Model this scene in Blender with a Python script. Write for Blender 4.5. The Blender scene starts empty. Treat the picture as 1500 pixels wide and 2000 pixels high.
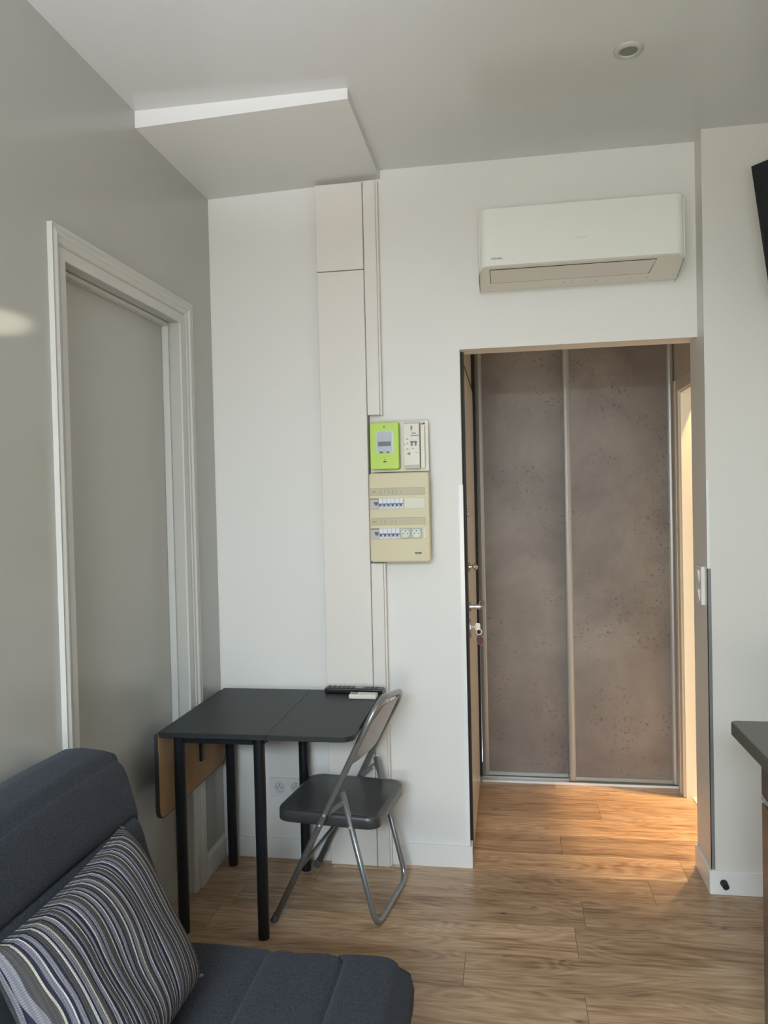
import bpy, bmesh, math, random
from mathutils import Vector, Matrix

random.seed(7)
sc = bpy.context.scene
C = sc.collection

# ------------------------------------------------------------------ camera
cam_d = bpy.data.cameras.new('camera')
cam = bpy.data.objects.new('camera', cam_d)
C.objects.link(cam)
F_PX, YAW, PITCH, ROLL = 1497.32, 0.15945, -0.0189, -0.02279
cy, sy = math.cos(YAW), math.sin(YAW)
fw = Vector((-sy * math.cos(PITCH), cy * math.cos(PITCH), math.sin(PITCH)))
r0 = Vector((cy, sy, 0)); u0 = r0.cross(fw)
rt = math.cos(ROLL) * r0 + math.sin(ROLL) * u0
up = -math.sin(ROLL) * r0 + math.cos(ROLL) * u0
m = Matrix((rt, up, -fw)).transposed().to_4x4()
m.translation = (0, 0, 1.5)
cam.matrix_world = m
cam_d.sensor_fit = 'VERTICAL'
cam_d.sensor_height = 36
cam_d.lens = F_PX / 2000 * 36
cam_d.clip_start = 0.02
sc.camera = cam

# ------------------------------------------------------------------ view, world, main lights
sc.view_settings.view_transform = 'Standard'
sc.view_settings.look = 'None'
sc.view_settings.gamma = 1
sc.view_settings.use_curve_mapping = False
sc.view_settings.exposure = 1.32
sc.cycles.use_denoising = True
sc.cycles.max_bounces = 10
sc.cycles.diffuse_bounces = 7
sc.cycles.sample_clamp_indirect = 6

world = bpy.data.worlds.new('world'); sc.world = world
world.use_nodes = True
bg = world.node_tree.nodes['Background']
bg.inputs[0].default_value = (0.75, 0.87, 1.0, 1)
bg.inputs[1].default_value = 1.0


def area(name, loc, target, sx, sz, power, col, spread=math.pi):
    l = bpy.data.lights.new(name, 'AREA'); l.shape = 'RECTANGLE'
    l.size, l.size_y, l.energy, l.color, l.spread = sx, sz, power, col, spread
    o = bpy.data.objects.new(name, l); C.objects.link(o)
    o.location = loc
    o.rotation_euler = (Vector(target) - Vector(loc)).to_track_quat('-Z', 'Y').to_euler()
    return o


# daylight entering by the window in the wall behind the camera: open sky above, sunlit street below
area('sky_light', (-0.35, -2.4, 3.1), (-0.1, 1.6, 0.6), 2.6, 1.8, 385, (0.765, 0.895, 1.0))
area('street_light', (-0.35, -2.6, 0.4), (0.1, 1.6, 2.2), 2.6, 1.4, 92, (1.0, 0.93, 0.80))


def spot(name, loc, power, col, rad, cone, blend=1.0, target=None):
    l = bpy.data.lights.new(name, 'SPOT'); l.energy, l.color, l.shadow_soft_size = power, col, rad
    l.spot_size = math.radians(cone); l.spot_blend = blend
    o = bpy.data.objects.new(name, l); C.objects.link(o); o.location = loc
    if target: o.rotation_euler = (Vector(target) - Vector(loc)).to_track_quat('-Z', 'Y').to_euler()
    return o


# light thrown up from the street through the window: a soft cool patch on the ceiling, a small glint on the left wall
spot('street_reflection', (-0.2, -2.6, 0.9), 270, (0.78, 0.80, 1.0), 0.05, 25, 1.0, (-0.65, 0.95, 2.82))
spot('sun_glint', (-0.3, -2.4, 1.25), 900, (1.0, 0.93, 0.78), 0.01, 0.55, 0.6, (-1.212, 1.685, 1.945))

# the lit bathroom beside the hall: two ceiling downlights
spot('bathroom_light', (1.07, 3.83, 2.40), 105, (1.0, 0.60, 0.26), 0.02, 60)
spot('bathroom_light', (1.62, 3.80, 2.40), 60, (1.0, 0.60, 0.26), 0.02, 80)


# ------------------------------------------------------------------ material helpers
def mat(name, col, rough=0.5, metal=0.0, spec=0.5, noise=0.0, nscale=8.0, bump=0.0, bscale=60.0,
        bstretch=(1, 1, 1), coat=0.0, sheen=0.0):
    m = bpy.data.materials.new(name); m.use_nodes = True
    nt = m.node_tree; N = nt.nodes; L = nt.links
    b = N['Principled BSDF']
    b.inputs['Base Color'].default_value = (*col, 1)
    b.inputs['Roughness'].default_value = rough
    b.inputs['Metallic'].default_value = metal
    b.inputs['Specular IOR Level'].default_value = spec
    b.inputs['Coat Weight'].default_value = coat
    b.inputs['Sheen Weight'].default_value = sheen
    tc = N.new('ShaderNodeTexCoord')
    n = N.new('ShaderNodeTexNoise'); n.inputs['Scale'].default_value = nscale; n.inputs['Detail'].default_value = 4
    L.new(tc.outputs['Object'], n.inputs['Vector'])
    mr = N.new('ShaderNodeMapRange')
    mr.inputs['To Min'].default_value = 1 - noise; mr.inputs['To Max'].default_value = 1 + noise
    L.new(n.outputs['Fac'], mr.inputs['Value'])
    vm = N.new('ShaderNodeVectorMath'); vm.operation = 'SCALE'; vm.inputs[0].default_value = col
    L.new(mr.outputs[0], vm.inputs['Scale']); L.new(vm.outputs[0], b.inputs['Base Color'])
    if bump > 0:
        mp = N.new('ShaderNodeMapping'); mp.inputs['Scale'].default_value = bstretch
        L.new(tc.outputs['Object'], mp.inputs['Vector'])
        n2 = N.new('ShaderNodeTexNoise'); n2.inputs['Scale'].default_value = bscale; n2.inputs['Detail'].default_value = 5
        L.new(mp.outputs[0], n2.inputs['Vector'])
        bp = N.new('ShaderNodeBump'); bp.inputs['Strength'].default_value = bump; bp.inputs['Distance'].default_value = 0.004
        L.new(n2.outputs['Fac'], bp.inputs['Height']); L.new(bp.outputs[0], b.inputs['Normal'])
    return m


M = {}
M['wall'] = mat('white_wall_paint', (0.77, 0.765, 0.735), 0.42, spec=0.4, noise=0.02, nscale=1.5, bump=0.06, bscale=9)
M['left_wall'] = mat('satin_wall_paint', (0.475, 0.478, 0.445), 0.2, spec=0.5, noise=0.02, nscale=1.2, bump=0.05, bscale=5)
M['pillar'] = mat('pillar_wall_paint', (0.70, 0.69, 0.64), 0.38, spec=0.4, noise=0.02, nscale=1.5, bump=0.06, bscale=9)
M['ceiling'] = mat('glossy_ceiling_paint', (0.66, 0.67, 0.65), 0.13, spec=0.55, noise=0.02, nscale=1.0, bump=0.04, bscale=3)
M['soffit'] = mat('soffit_paint', (0.71, 0.715, 0.68), 0.45, noise=0.015, nscale=2)
M['trim'] = mat('white_gloss_trim', (0.78, 0.78, 0.76), 0.28, noise=0.015, nscale=6, bump=0.05, bscale=20)
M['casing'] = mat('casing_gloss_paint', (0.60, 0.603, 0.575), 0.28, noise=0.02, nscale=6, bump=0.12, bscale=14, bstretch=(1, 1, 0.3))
M['duct'] = mat('off_white_duct_panel', (0.75, 0.72, 0.67), 0.4, noise=0.015, nscale=3)
M['guard'] = mat('corner_guard_plastic', (0.82, 0.83, 0.84), 0.25)
M['grey_guard'] = mat('corner_guard_metal', (0.26, 0.265, 0.28), 0.3, metal=0.3)
M['hall_wall'] = mat('warm_light_tinted_hall_paint', (0.62, 0.56, 0.46), 0.35, noise=0.02)  # beige cast of the warm light is mixed into this wall colour
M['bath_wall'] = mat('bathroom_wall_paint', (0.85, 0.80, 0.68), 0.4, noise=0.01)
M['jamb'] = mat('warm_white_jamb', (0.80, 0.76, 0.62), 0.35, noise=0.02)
M['tile'] = mat('pale_floor_tile', (0.75, 0.74, 0.72), 0.25, noise=0.03)
M['alu'] = mat('brushed_aluminium', (0.46, 0.47, 0.45), 0.36, metal=0.45, noise=0.03, nscale=20)
M['alu_bright'] = mat('satin_aluminium', (0.80, 0.80, 0.78), 0.3, metal=0.6)
M['dark_gap'] = mat('dark_rubber', (0.012, 0.011, 0.012), 0.6)
M['entry_door'] = mat('beige_door_laminate', (0.78, 0.74, 0.64), 0.22, noise=0.04, nscale=4)
M['chrome'] = mat('polished_chrome', (0.62, 0.61, 0.58), 0.2, metal=1.0)
M['red'] = mat('dark_red_tag', (0.11, 0.010, 0.018), 0.5)
M['keymetal'] = mat('key_metal', (0.50, 0.44, 0.40), 0.35, metal=0.5)
M['table'] = mat('dark_grey_laminate', (0.024, 0.030, 0.032), 0.45, spec=0.28, noise=0.10, nscale=40)
M['table_edge'] = mat('table_edge_band', (0.030, 0.034, 0.042), 0.45)
M['black_metal'] = mat('black_powder_coat', (0.006, 0.009, 0.013), 0.38, noise=0.05)
M['board'] = mat('raw_brown_hardboard', (0.44, 0.28, 0.145), 0.7, noise=0.10, nscale=12, bump=0.2, bscale=200)
M['chair'] = mat('grey_metallic_paint', (0.27, 0.285, 0.29), 0.30, metal=0.6, noise=0.03)
M['chair_seat'] = mat('dark_grey_metallic_seat', (0.080, 0.087, 0.090), 0.30, metal=0.4, noise=0.03)
M['chair_back'] = mat('taupe_metallic_back', (0.36, 0.335, 0.31), 0.36, metal=0.45, noise=0.02)
M['rivet'] = mat('bright_rivet', (0.8, 0.8, 0.8), 0.25, metal=0.4)
M['rubber'] = mat('grey_rubber_foot', (0.10, 0.11, 0.12), 0.6)
M['ac'] = mat('ac_white_plastic', (0.74, 0.76, 0.70), 0.35, noise=0.01)
M['ac_low'] = mat('ac_lower_plastic', (0.70, 0.69, 0.63), 0.4, noise=0.01)
M['ac_louver'] = mat('ac_louver_plastic', (0.65, 0.64, 0.58), 0.4)
M['ink'] = mat('dark_print', (0.06, 0.06, 0.07), 0.6)
M['ink_grey'] = mat('grey_print', (0.28, 0.28, 0.27), 0.6)
M['ink_pale'] = mat('pale_print', (0.50, 0.52, 0.50), 0.6)
M['green'] = mat('lime_green_plastic', (0.44, 0.66, 0.04), 0.35, noise=0.02)
M['meter_grey'] = mat('meter_grey_plastic', (0.42, 0.46, 0.50), 0.35)
M['meter_clear'] = mat('meter_cover_plastic', (0.50, 0.56, 0.46), 0.25)
M['lcd'] = mat('meter_screen', (0.022, 0.035, 0.035), 0.2)
M['cream'] = mat('aged_cream_plastic', (0.63, 0.57, 0.36), 0.4, noise=0.03, nscale=6)
M['cream_strip'] = mat('label_strip_cream', (0.47, 0.43, 0.28), 0.4, noise=0.05)
M['cream_light'] = mat('blank_cover_ivory', (0.68, 0.66, 0.53), 0.4)
M['ivory'] = mat('ivory_plastic', (0.74, 0.71, 0.61), 0.38, noise=0.02)
M['breaker'] = mat('breaker_white', (0.66, 0.68, 0.71), 0.35)
M['breaker_grey'] = mat('breaker_grey', (0.45, 0.46, 0.46), 0.35)
M['blue'] = mat('blue_lever_plastic', (0.035, 0.055, 0.16), 0.4)
M['black_plastic'] = mat('black_plastic', (0.010, 0.010, 0.014), 0.3)
M['tv_screen'] = mat('dark_tv_screen', (0.006, 0.009, 0.012), 0.12, coat=0.3)
M['white_plastic'] = mat('white_remote_plastic', (0.72, 0.73, 0.66), 0.35)
M['socket'] = mat('white_socket_plastic', (0.72, 0.72, 0.71), 0.35)
M['socket_well'] = mat('socket_well_plastic', (0.60, 0.60, 0.61), 0.35)
M['worktop'] = mat('grey_worktop_laminate', (0.115, 0.115, 0.108), 0.38, noise=0.08, nscale=60)
M['worktop_edge'] = mat('worktop_edge_band', (0.075, 0.072, 0.064), 0.5, noise=0.25, nscale=180)
M['cabinet_dark'] = mat('dark_cabinet_front', (0.05, 0.049, 0.047), 0.4)
M['cabinet_gloss'] = mat('glossy_taupe_front', (0.10, 0.085, 0.07), 0.14, spec=0.6)
M['lamp_ring'] = mat('spot_ring_white', (0.52, 0.51, 0.47), 0.4)
M['lamp_glass'] = mat('spot_frosted_glass', (0.20, 0.22, 0.19), 0.25)
M['frame_white'] = mat('window_frame_paint', (0.8, 0.8, 0.78), 0.35)
M['wood_strip'] = mat('raw_wood_strip', (0.50, 0.36, 0.22), 0.6, noise=0.2, nscale=20)


def fabric(name, c1, c2, scale=420, bump=0.5):
    m = bpy.data.materials.new(name); m.use_nodes = True
    nt = m.node_tree; N = nt.nodes; L = nt.links; b = N['Principled BSDF']
    b.inputs['Roughness'].default_value = 0.92; b.inputs['Specular IOR Level'].default_value = 0.15
    b.inputs['Sheen Weight'].default_value = 0.12
    b.inputs['Sheen Tint'].default_value = (0.55, 0.6, 0.7, 1)
    tc = N.new('ShaderNodeTexCoord')
    n = N.new('ShaderNodeTexNoise'); n.inputs['Scale'].default_value = scale; n.inputs['Detail'].default_value = 3
    L.new(tc.outputs['Object'], n.inputs['Vector'])
    n2 = N.new('ShaderNodeTexNoise'); n2.inputs['Scale'].default_value = 200; n2.inputs['Detail'].default_value = 5
    L.new(tc.outputs['Object'], n2.inputs['Vector'])
    ad = N.new('ShaderNodeMath'); ad.operation = 'ADD'
    L.new(n.outputs['Fac'], ad.inputs[0]); L.new(n2.outputs['Fac'], ad.inputs[1])
    mr = N.new('ShaderNodeMapRange'); mr.inputs['From Min'].default_value = 0.72; mr.inputs['From Max'].default_value = 1.28
    L.new(ad.outputs[0], mr.inputs['Value'])
    mx = N.new('ShaderNodeMix'); mx.data_type = 'RGBA'
    mx.inputs['A'].default_value = (*c1, 1); mx.inputs['B'].default_value = (*c2, 1)
    L.new(mr.outputs[0], mx.inputs['Factor']); L.new(mx.outputs['Result'], b.inputs['Base Color'])
    bp = N.new('ShaderNodeBump'); bp.inputs['Strength'].default_value = bump; bp.inputs['Distance'].default_value = 0.002
    L.new(ad.outputs[0], bp.inputs['Height']); L.new(bp.outputs[0], b.inputs['Normal'])
    return m


M['sofa'] = fabric('charcoal_blue_woven_fabric', (0.019, 0.0215, 0.027), (0.052, 0.057, 0.071))


def stripes():
    m = bpy.data.materials.new('striped_cushion_fabric'); m.use_nodes = True
    nt = m.node_tree; N = nt.nodes; L = nt.links; b = N['Principled BSDF']
    b.inputs['Roughness'].default_value = 0.9; b.inputs['Specular IOR Level'].default_value = 0.15
    uv = N.new('ShaderNodeUVMap'); uv.uv_map = 'UVMap'
    wn = N.new('ShaderNodeTexNoise'); wn.inputs['Scale'].default_value = 1.9; wn.inputs['Detail'].default_value = 1
    L.new(uv.outputs[0], wn.inputs['Vector'])
    sx = N.new('ShaderNodeSeparateXYZ'); L.new(uv.outputs[0], sx.inputs[0])
    wob = N.new('ShaderNodeMath'); wob.operation = 'MULTIPLY_ADD'; wob.inputs[1].default_value = 0.075
    L.new(wn.outputs['Fac'], wob.inputs[0]); L.new(sx.outputs['X'], wob.inputs[2])
    ramp = N.new('ShaderNodeValToRGB'); ramp.color_ramp.interpolation = 'CONSTANT'
    cr = ramp.color_ramp
    W = (0.58, 0.57, 0.56); G = (0.20, 0.20, 0.23); D = (0.030, 0.032, 0.055); T = (0.085, 0.082, 0.082)
    Cm = (0.50, 0.46, 0.38); Lp = (0.24, 0.24, 0.27)
    seq = [(D, 1.4), (W, .7), (G, 1.2), (D, .6), (Lp, 1.4), (T, 2.2), (Cm, .6), (D, 1.0), (G, 1.3), (W, .5), (D, .9),
           (Lp, 1.5), (D, .6), (T, 1.8), (W, .8), (D, .7), (G, 1.6), (Cm, .7), (T, 1.5), (D, .7), (Lp, 1.2), (W, .6),
           (D, 1.3), (G, 1.0), (T, 1.6), (Cm, .5), (D, .8), (Lp, 1.2)]
    tot = sum(s for _, s in seq); acc = 0
    for i, (c, s) in enumerate(seq):
        e = cr.elements[i] if i < 2 else cr.elements.new(min(acc / tot, 0.999))
        e.position = acc / tot; e.color = (*c, 1); acc += s
    rep = N.new('ShaderNodeMath'); rep.operation = 'MULTIPLY'; rep.inputs[1].default_value = 3.0
    fr = N.new('ShaderNodeMath'); fr.operation = 'FRACT'
    L.new(wob.outputs[0], rep.inputs[0]); L.new(rep.outputs[0], fr.inputs[0]); L.new(fr.outputs[0], ramp.inputs[0])
    # weave: fine ribs along the stripe
    wv = N.new('ShaderNodeTexWave'); wv.bands_direction = 'Y'; wv.inputs['Scale'].default_value = 26; wv.inputs['Distortion'].default_value = 1.5
    L.new(uv.outputs[0], wv.inputs['Vector'])
    w2 = N.new('ShaderNodeTexWave'); w2.bands_direction = 'X'; w2.inputs['Scale'].default_value = 34
    L.new(uv.outputs[0], w2.inputs['Vector'])
    mu = N.new('ShaderNodeMath'); mu.operation = 'MULTIPLY'
    L.new(wv.outputs['Fac'], mu.inputs[0]); L.new(w2.outputs['Fac'], mu.inputs[1])
    mr = N.new('ShaderNodeMapRange'); mr.inputs['To Min'].default_value = 0.62; mr.inputs['To Max'].default_value = 1.1
    L.new(mu.outputs[0], mr.inputs['Value'])
    vm = N.new('ShaderNodeVectorMath'); vm.operation = 'SCALE'
    L.new(ramp.outputs[0], vm.inputs[0]); L.new(mr.outputs[0], vm.inputs['Scale'])
    L.new(vm.outputs[0], b.inputs['Base Color'])
    bp = N.new('ShaderNodeBump'); bp.inputs['Strength'].default_value = 0.5; bp.inputs['Distance'].default_value = 0.002
    L.new(mu.outputs[0], bp.inputs['Height']); L.new(bp.outputs[0], b.inputs['Normal'])
    return m


M['stripes'] = stripes()
M['tassel'] = mat('grey_thread', (0.20, 0.20, 0.22), 0.9)


def concrete():
    m = bpy.data.materials.new('concrete_look_laminate'); m.use_nodes = True
    nt = m.node_tree; N = nt.nodes; L = nt.links; b = N['Principled BSDF']
    b.inputs['Roughness'].default_value = 0.42; b.inputs['Specular IOR Level'].default_value = 0.35
    tc = N.new('ShaderNodeTexCoord')
    n = N.new('ShaderNodeTexNoise'); n.inputs['Scale'].default_value = 2.2; n.inputs['Detail'].default_value = 9
    n.inputs['Roughness'].default_value = 0.62; n.inputs['Distortion'].default_value = 0.4
    L.new(tc.outputs['Object'], n.inputs['Vector'])
    r = N.new('ShaderNodeValToRGB'); r.color_ramp.elements[0].position = 0.30; r.color_ramp.elements[1].position = 0.70
    r.color_ramp.elements[0].color = (0.165, 0.145, 0.132, 1); r.color_ramp.elements[1].color = (0.290, 0.266, 0.245, 1)
    L.new(n.outputs['Fac'], r.inputs[0])
    # small pits gathered in patches
    v = N.new('ShaderNodeTexNoise'); v.inputs['Scale'].default_value = 62; v.inputs['Detail'].default_value = 3
    L.new(tc.outputs['Object'], v.inputs['Vector'])
    g = N.new('ShaderNodeTexNoise'); g.inputs['Scale'].default_value = 4.5; g.inputs['Detail'].default_value = 4
    L.new(tc.outputs['Object'], g.inputs['Vector'])
    a = N.new('ShaderNodeMapRange'); a.inputs['From Min'].default_value = 0.59; a.inputs['From Max'].default_value = 0.68
    L.new(v.outputs['Fac'], a.inputs['Value'])
    c = N.new('ShaderNodeMapRange'); c.inputs['From Min'].default_value = 0.44; c.inputs['From Max'].default_value = 0.62
    L.new(g.outputs['Fac'], c.inputs['Value'])
    mu = N.new('ShaderNodeMath'); mu.operation = 'MULTIPLY'; L.new(a.outputs[0], mu.inputs[0]); L.new(c.outputs[0], mu.inputs[1])
    mx = N.new('ShaderNodeMix'); mx.data_type = 'RGBA'; mx.inputs['B'].default_value = (0.085, 0.07, 0.06, 1)
    sc_ = N.new('ShaderNodeMath'); sc_.operation = 'MULTIPLY'; sc_.inputs[1].default_value = 0.6; L.new(mu.outputs[0], sc_.inputs[0])
    L.new(sc_.outputs[0], mx.inputs['Factor']); L.new(r.outputs[0], mx.inputs['A'])
    L.new(mx.outputs['Result'], b.inputs['Base Color'])
    return m


M['concrete'] = concrete()


def wood_floor():
    m = bpy.data.materials.new('oak_laminate_planks'); m.use_nodes = True
    nt = m.node_tree; N = nt.nodes; L = nt.links; b = N['Principled BSDF']
    b.inputs['Roughness'].default_value = 0.34; b.inputs['Specular IOR Level'].default_value = 0.5
    tc = N.new('ShaderNodeTexCoord')
    at = N.new('ShaderNodeAttribute'); at.attribute_name = 'plank'
    off = N.new('ShaderNodeVectorMath'); off.operation = 'MULTIPLY'; off.inputs[1].default_value = (31.0, 17.0, 5.0)
    L.new(at.outputs['Color'], off.inputs[0])
    add = N.new('ShaderNodeVectorMath'); L.new(tc.outputs['Object'], add.inputs[0]); L.new(off.outputs[0], add.inputs[1])
    st = N.new('ShaderNodeMapping'); st.inputs['Scale'].default_value = (1.3, 7.5, 1); L.new(add.outputs[0], st.inputs['Vector'])
    # cathedral figure: rings of a stretched noise field
    n = N.new('ShaderNodeTexNoise'); n.inputs['Scale'].default_value = 1.0; n.inputs['Detail'].default_value = 2; n.inputs['Distortion'].default_value = 0.6
    L.new(st.outputs[0], n.inputs['Vector'])
    mul = N.new('ShaderNodeMath'); mul.operation = 'MULTIPLY'; mul.inputs[1].default_value = 17
    L.new(n.outputs['Fac'], mul.inputs[0])
    sn = N.new('ShaderNodeMath'); sn.operation = 'SINE'; 
    m2 = N.new('ShaderNodeMath'); m2.operation = 'MULTIPLY'; m2.inputs[1].default_value = 6.283
    L.new(mul.outputs[0], m2.inputs[0]); L.new(m2.outputs[0], sn.inputs[0])
    pw = N.new('ShaderNodeMapRange'); pw.inputs['From Min'].default_value = -1; pw.inputs['From Max'].default_value = 1
    L.new(sn.outputs[0], pw.inputs['Value'])
    # fine fibres
    st2 = N.new('ShaderNodeMapping'); st2.inputs['Scale'].default_value = (7.0, 80.0, 1); L.new(add.outputs[0], st2.inputs['Vector'])
    f = N.new('ShaderNodeTexNoise'); f.inputs['Scale'].default_value = 1.0; f.inputs['Detail'].default_value = 6; L.new(st2.outputs[0], f.inputs['Vector'])
    st3 = N.new('ShaderNodeMapping'); st3.inputs['Scale'].default_value = (1.6, 14.0, 1); L.new(add.outputs[0], st3.inputs['Vector'])
    g = N.new('ShaderNodeTexNoise'); g.inputs['Scale'].default_value = 1.0; g.inputs['Detail'].default_value = 5; L.new(st3.outputs[0], g.inputs['Vector'])
    a1 = N.new('ShaderNodeMath'); a1.operation = 'MULTIPLY_ADD'; a1.inputs[1].default_value = 0.13
    a2 = N.new('ShaderNodeMath'); a2.operation = 'MULTIPLY_ADD'; a2.inputs[1].default_value = 0.62
    a3 = N.new('ShaderNodeMath'); a3.operation = 'MULTIPLY'; a3.inputs[1].default_value = 0.62
    L.new(g.outputs['Fac'], a3.inputs[0])
    L.new(f.outputs['Fac'], a2.inputs[0]); L.new(a3.outputs[0], a2.inputs[2])
    L.new(pw.outputs[0], a1.inputs[0]); L.new(a2.outputs[0], a1.inputs[2])
    r = N.new('ShaderNodeValToRGB'); cr = r.color_ramp
    cr.elements[0].position = 0.46; cr.elements[0].color = (0.25, 0.148, 0.082, 1)
    cr.elements[1].position = 0.96; cr.elements[1].color = (0.74, 0.56, 0.385, 1)
    e = cr.elements.new(0.62); e.color = (0.445, 0.288, 0.168, 1)
    e = cr.elements.new(0.78); e.color = (0.58, 0.40, 0.248, 1)
    L.new(a1.outputs[0], r.inputs[0])
    sxyz = N.new('ShaderNodeSeparateXYZ'); L.new(at.outputs['Color'], sxyz.inputs[0])
    tr = N.new('ShaderNodeMapRange'); tr.inputs['To Min'].default_value = 0.82; tr.inputs['To Max'].default_value = 1.14
    L.new(sxyz.outputs['Z'], tr.inputs['Value'])
    vm = N.new('ShaderNodeVectorMath'); vm.operation = 'SCALE'; L.new(r.outputs[0], vm.inputs[0]); L.new(tr.outputs[0], vm.inputs['Scale'])
    # knots
    kn = N.new('ShaderNodeTexVoronoi'); kn.inputs['Scale'].default_value = 1.0
    st4 = N.new('ShaderNodeMapping'); st4.inputs['Scale'].default_value = (4.5, 9.0, 1); L.new(add.outputs[0], st4.inputs['Vector']); L.new(st4.outputs[0], kn.inputs['Vector'])
    kr = N.new('ShaderNodeMapRange'); kr.inputs['From Min'].default_value = 0.02; kr.inputs['From Max'].default_value = 0.08
    kr.inputs['To Min'].default_value = 0.35; kr.inputs['To Max'].default_value = 1.0
    L.new(kn.outputs['Distance'], kr.inputs['Value'])
    vk = N.new('ShaderNodeVectorMath'); vk.operation = 'SCALE'; L.new(vm.outputs[0], vk.inputs[0]); L.new(kr.outputs[0], vk.inputs['Scale'])
    L.new(vk.outputs[0], b.inputs['Base Color'])
    bp = N.new('ShaderNodeBump'); bp.inputs['Strength'].default_value = 0.12; bp.inputs['Distance'].default_value = 0.001
    L.new(a2.outputs[0], bp.inputs['Height']); L.new(bp.outputs[0], b.inputs['Normal'])
    return m


M['floor'] = wood_floor()


# ------------------------------------------------------------------ mesh helpers
def link(name, bm, material, parent=None, smooth=False, loc=None, rot=None):
    me = bpy.data.meshes.new(name)
    bmesh.ops.recalc_face_normals(bm, faces=bm.faces)
    bm.to_mesh(me); bm.free()
    if smooth:
        me.polygons.foreach_set('use_smooth', [True] * len(me.polygons))
    mats = material if isinstance(material, (list, tuple)) else [material]
    for mm in mats:
        me.materials.append(mm)
    o = bpy.data.objects.new(name, me); C.objects.link(o)
    if parent is not None: o.parent = parent
    if loc: o.location = loc
    if rot: o.rotation_euler = rot
    return o


def bx(bm, x0, x1, y0, y1, z0, z1, bev=0.0, seg=2, mi=0):
    vs = [bm.verts.new((x, y, z)) for x in (x0, x1) for y in (y0, y1) for z in (z0, z1)]
    fs = [bm.faces.new([vs[i] for i in f]) for f in
          ((0, 1, 3, 2), (4, 6, 7, 5), (0, 4, 5, 1), (2, 3, 7, 6), (0, 2, 6, 4), (1, 5, 7, 3))]
    for f in fs: f.material_index = mi
    if bev > 0:
        es = {e for f in fs for e in f.edges}
        bmesh.ops.bevel(bm, geom=list(es), offset=bev, segments=seg, profile=0.5, affect='EDGES')
    return fs


def box(name, x0, x1, y0, y1, z0, z1, material, parent=None, bev=0.0, seg=2):
    bm = bmesh.new(); bx(bm, x0, x1, y0, y1, z0, z1, bev, seg)
    return link(name, bm, material, parent)


def cyl(bm, c, r, h, axis='Z', seg=32, r2=None, bev=0):
    res = bmesh.ops.create_cone(bm, cap_ends=True, segments=seg, radius1=r, radius2=r if r2 is None else r2, depth=h)
    vs = res['verts']
    if axis == 'X': R = Matrix.Rotation(math.pi / 2, 3, 'Y')
    elif axis == 'Y': R = Matrix.Rotation(-math.pi / 2, 3, 'X')
    else: R = Matrix.Identity(3)
    for v in vs: v.co = R @ v.co + Vector(c)
    return vs


def fillet(pts, rads, n=8):
    out = []
    P = [Vector(p) for p in pts]
    for i, p in enumerate(P):
        r = rads[i] if isinstance(rads, (list, tuple)) else rads
        if i in (0, len(P) - 1) or r <= 0:
            out.append(p); continue
        a = (P[i - 1] - p); b = (P[i + 1] - p)
        la, lb = a.length, b.length
        d = min(r, la * 0.49, lb * 0.49)
        A = p + a.normalized() * d; B = p + b.normalized() * d
        for k in range(n + 1):
            t = k / n
            out.append((1 - t) ** 2 * A + 2 * t * (1 - t) * p + t * t * B)
    return out


def tube(bm, pts, r, seg=12, cap=True):
    P = [Vector(p) for p in pts]
    n = len(P); rings = []
    T0 = (P[1] - P[0]).normalized()
    ref = Vector((0, 0, 1)) if abs(T0.z) < 0.9 else Vector((0, 1, 0))
    U = T0.cross(ref).normalized()
    for i in range(n):
        if i == 0: T = (P[1] - P[0])
        elif i == n - 1: T = (P[-1] - P[-2])
        else: T = (P[i + 1] - P[i - 1])
        T.normalize()
        U = (U - T * U.dot(T)).normalized(); V = T.cross(U)
        rr = r[i] if isinstance(r, (list, tuple)) else r
        rings.append([bm.verts.new(P[i] + (U * math.cos(a) + V * math.sin(a)) * rr)
                      for a in [2 * math.pi * k / seg for k in range(seg)]])
    for i in range(n - 1):
        for k in range(seg):
            bm.faces.new((rings[i][k], rings[i][(k + 1) % seg], rings[i + 1][(k + 1) % seg], rings[i + 1][k]))
    if cap:
        bm.faces.new(rings[0][::-1]); bm.faces.new(rings[-1])


def prism(bm, pts2, a0, a1, plane='XZ'):
    """extrude a 2D outline; plane XZ extrudes along Y, YZ along X, XY along Z"""
    def mk(p, a):
        if plane == 'XZ': return (p[0], a, p[1])
        if plane == 'YZ': return (a, p[0], p[1])
        return (p[0], p[1], a)
    A = [bm.verts.new(mk(p, a0)) for p in pts2]; B = [bm.verts.new(mk(p, a1)) for p in pts2]
    n = len(pts2)
    bm.faces.new(A); bm.faces.new(B[::-1])
    for i in range(n): bm.faces.new((A[i], B[i], B[(i + 1) % n], A[(i + 1) % n]))


def rrect(x0, x1, y0, y1, r, n=6):
    rr = r if isinstance(r, (list, tuple)) else [r] * 4   # corners: x0y0, x1y0, x1y1, x0y1
    out = []
    for (cx, cy_, sx, sy_, a0), q in zip(((x0, y0, 1, 1, math.pi), (x1, y0, -1, 1, 1.5 * math.pi), (x1, y1, -1, -1, 0), (x0, y1, 1, -1, 0.5 * math.pi)), rr):
        if q <= 0: out.append((cx, cy_)); continue
        ox, oy = cx + sx * q, cy_ + sy_ * q
        for k in range(n + 1):
            a = a0 + (math.pi / 2) * k / n
            out.append((ox + q * math.cos(a), oy + q * math.sin(a)))
    return out


def tag(o, label, cat, group=None, kind=None):
    o['label'] = label; o['category'] = cat
    if group: o['group'] = group
    if kind: o['kind'] = kind
    return o


def thing(name, label, cat, loc=(0, 0, 0), rotz=0, group=None):
    o = bpy.data.objects.new(name, None); C.objects.link(o)
    o.location = loc; o.rotation_euler = (0, 0, rotz); o.empty_display_size = 0.1
    return tag(o, label, cat, group)


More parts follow.
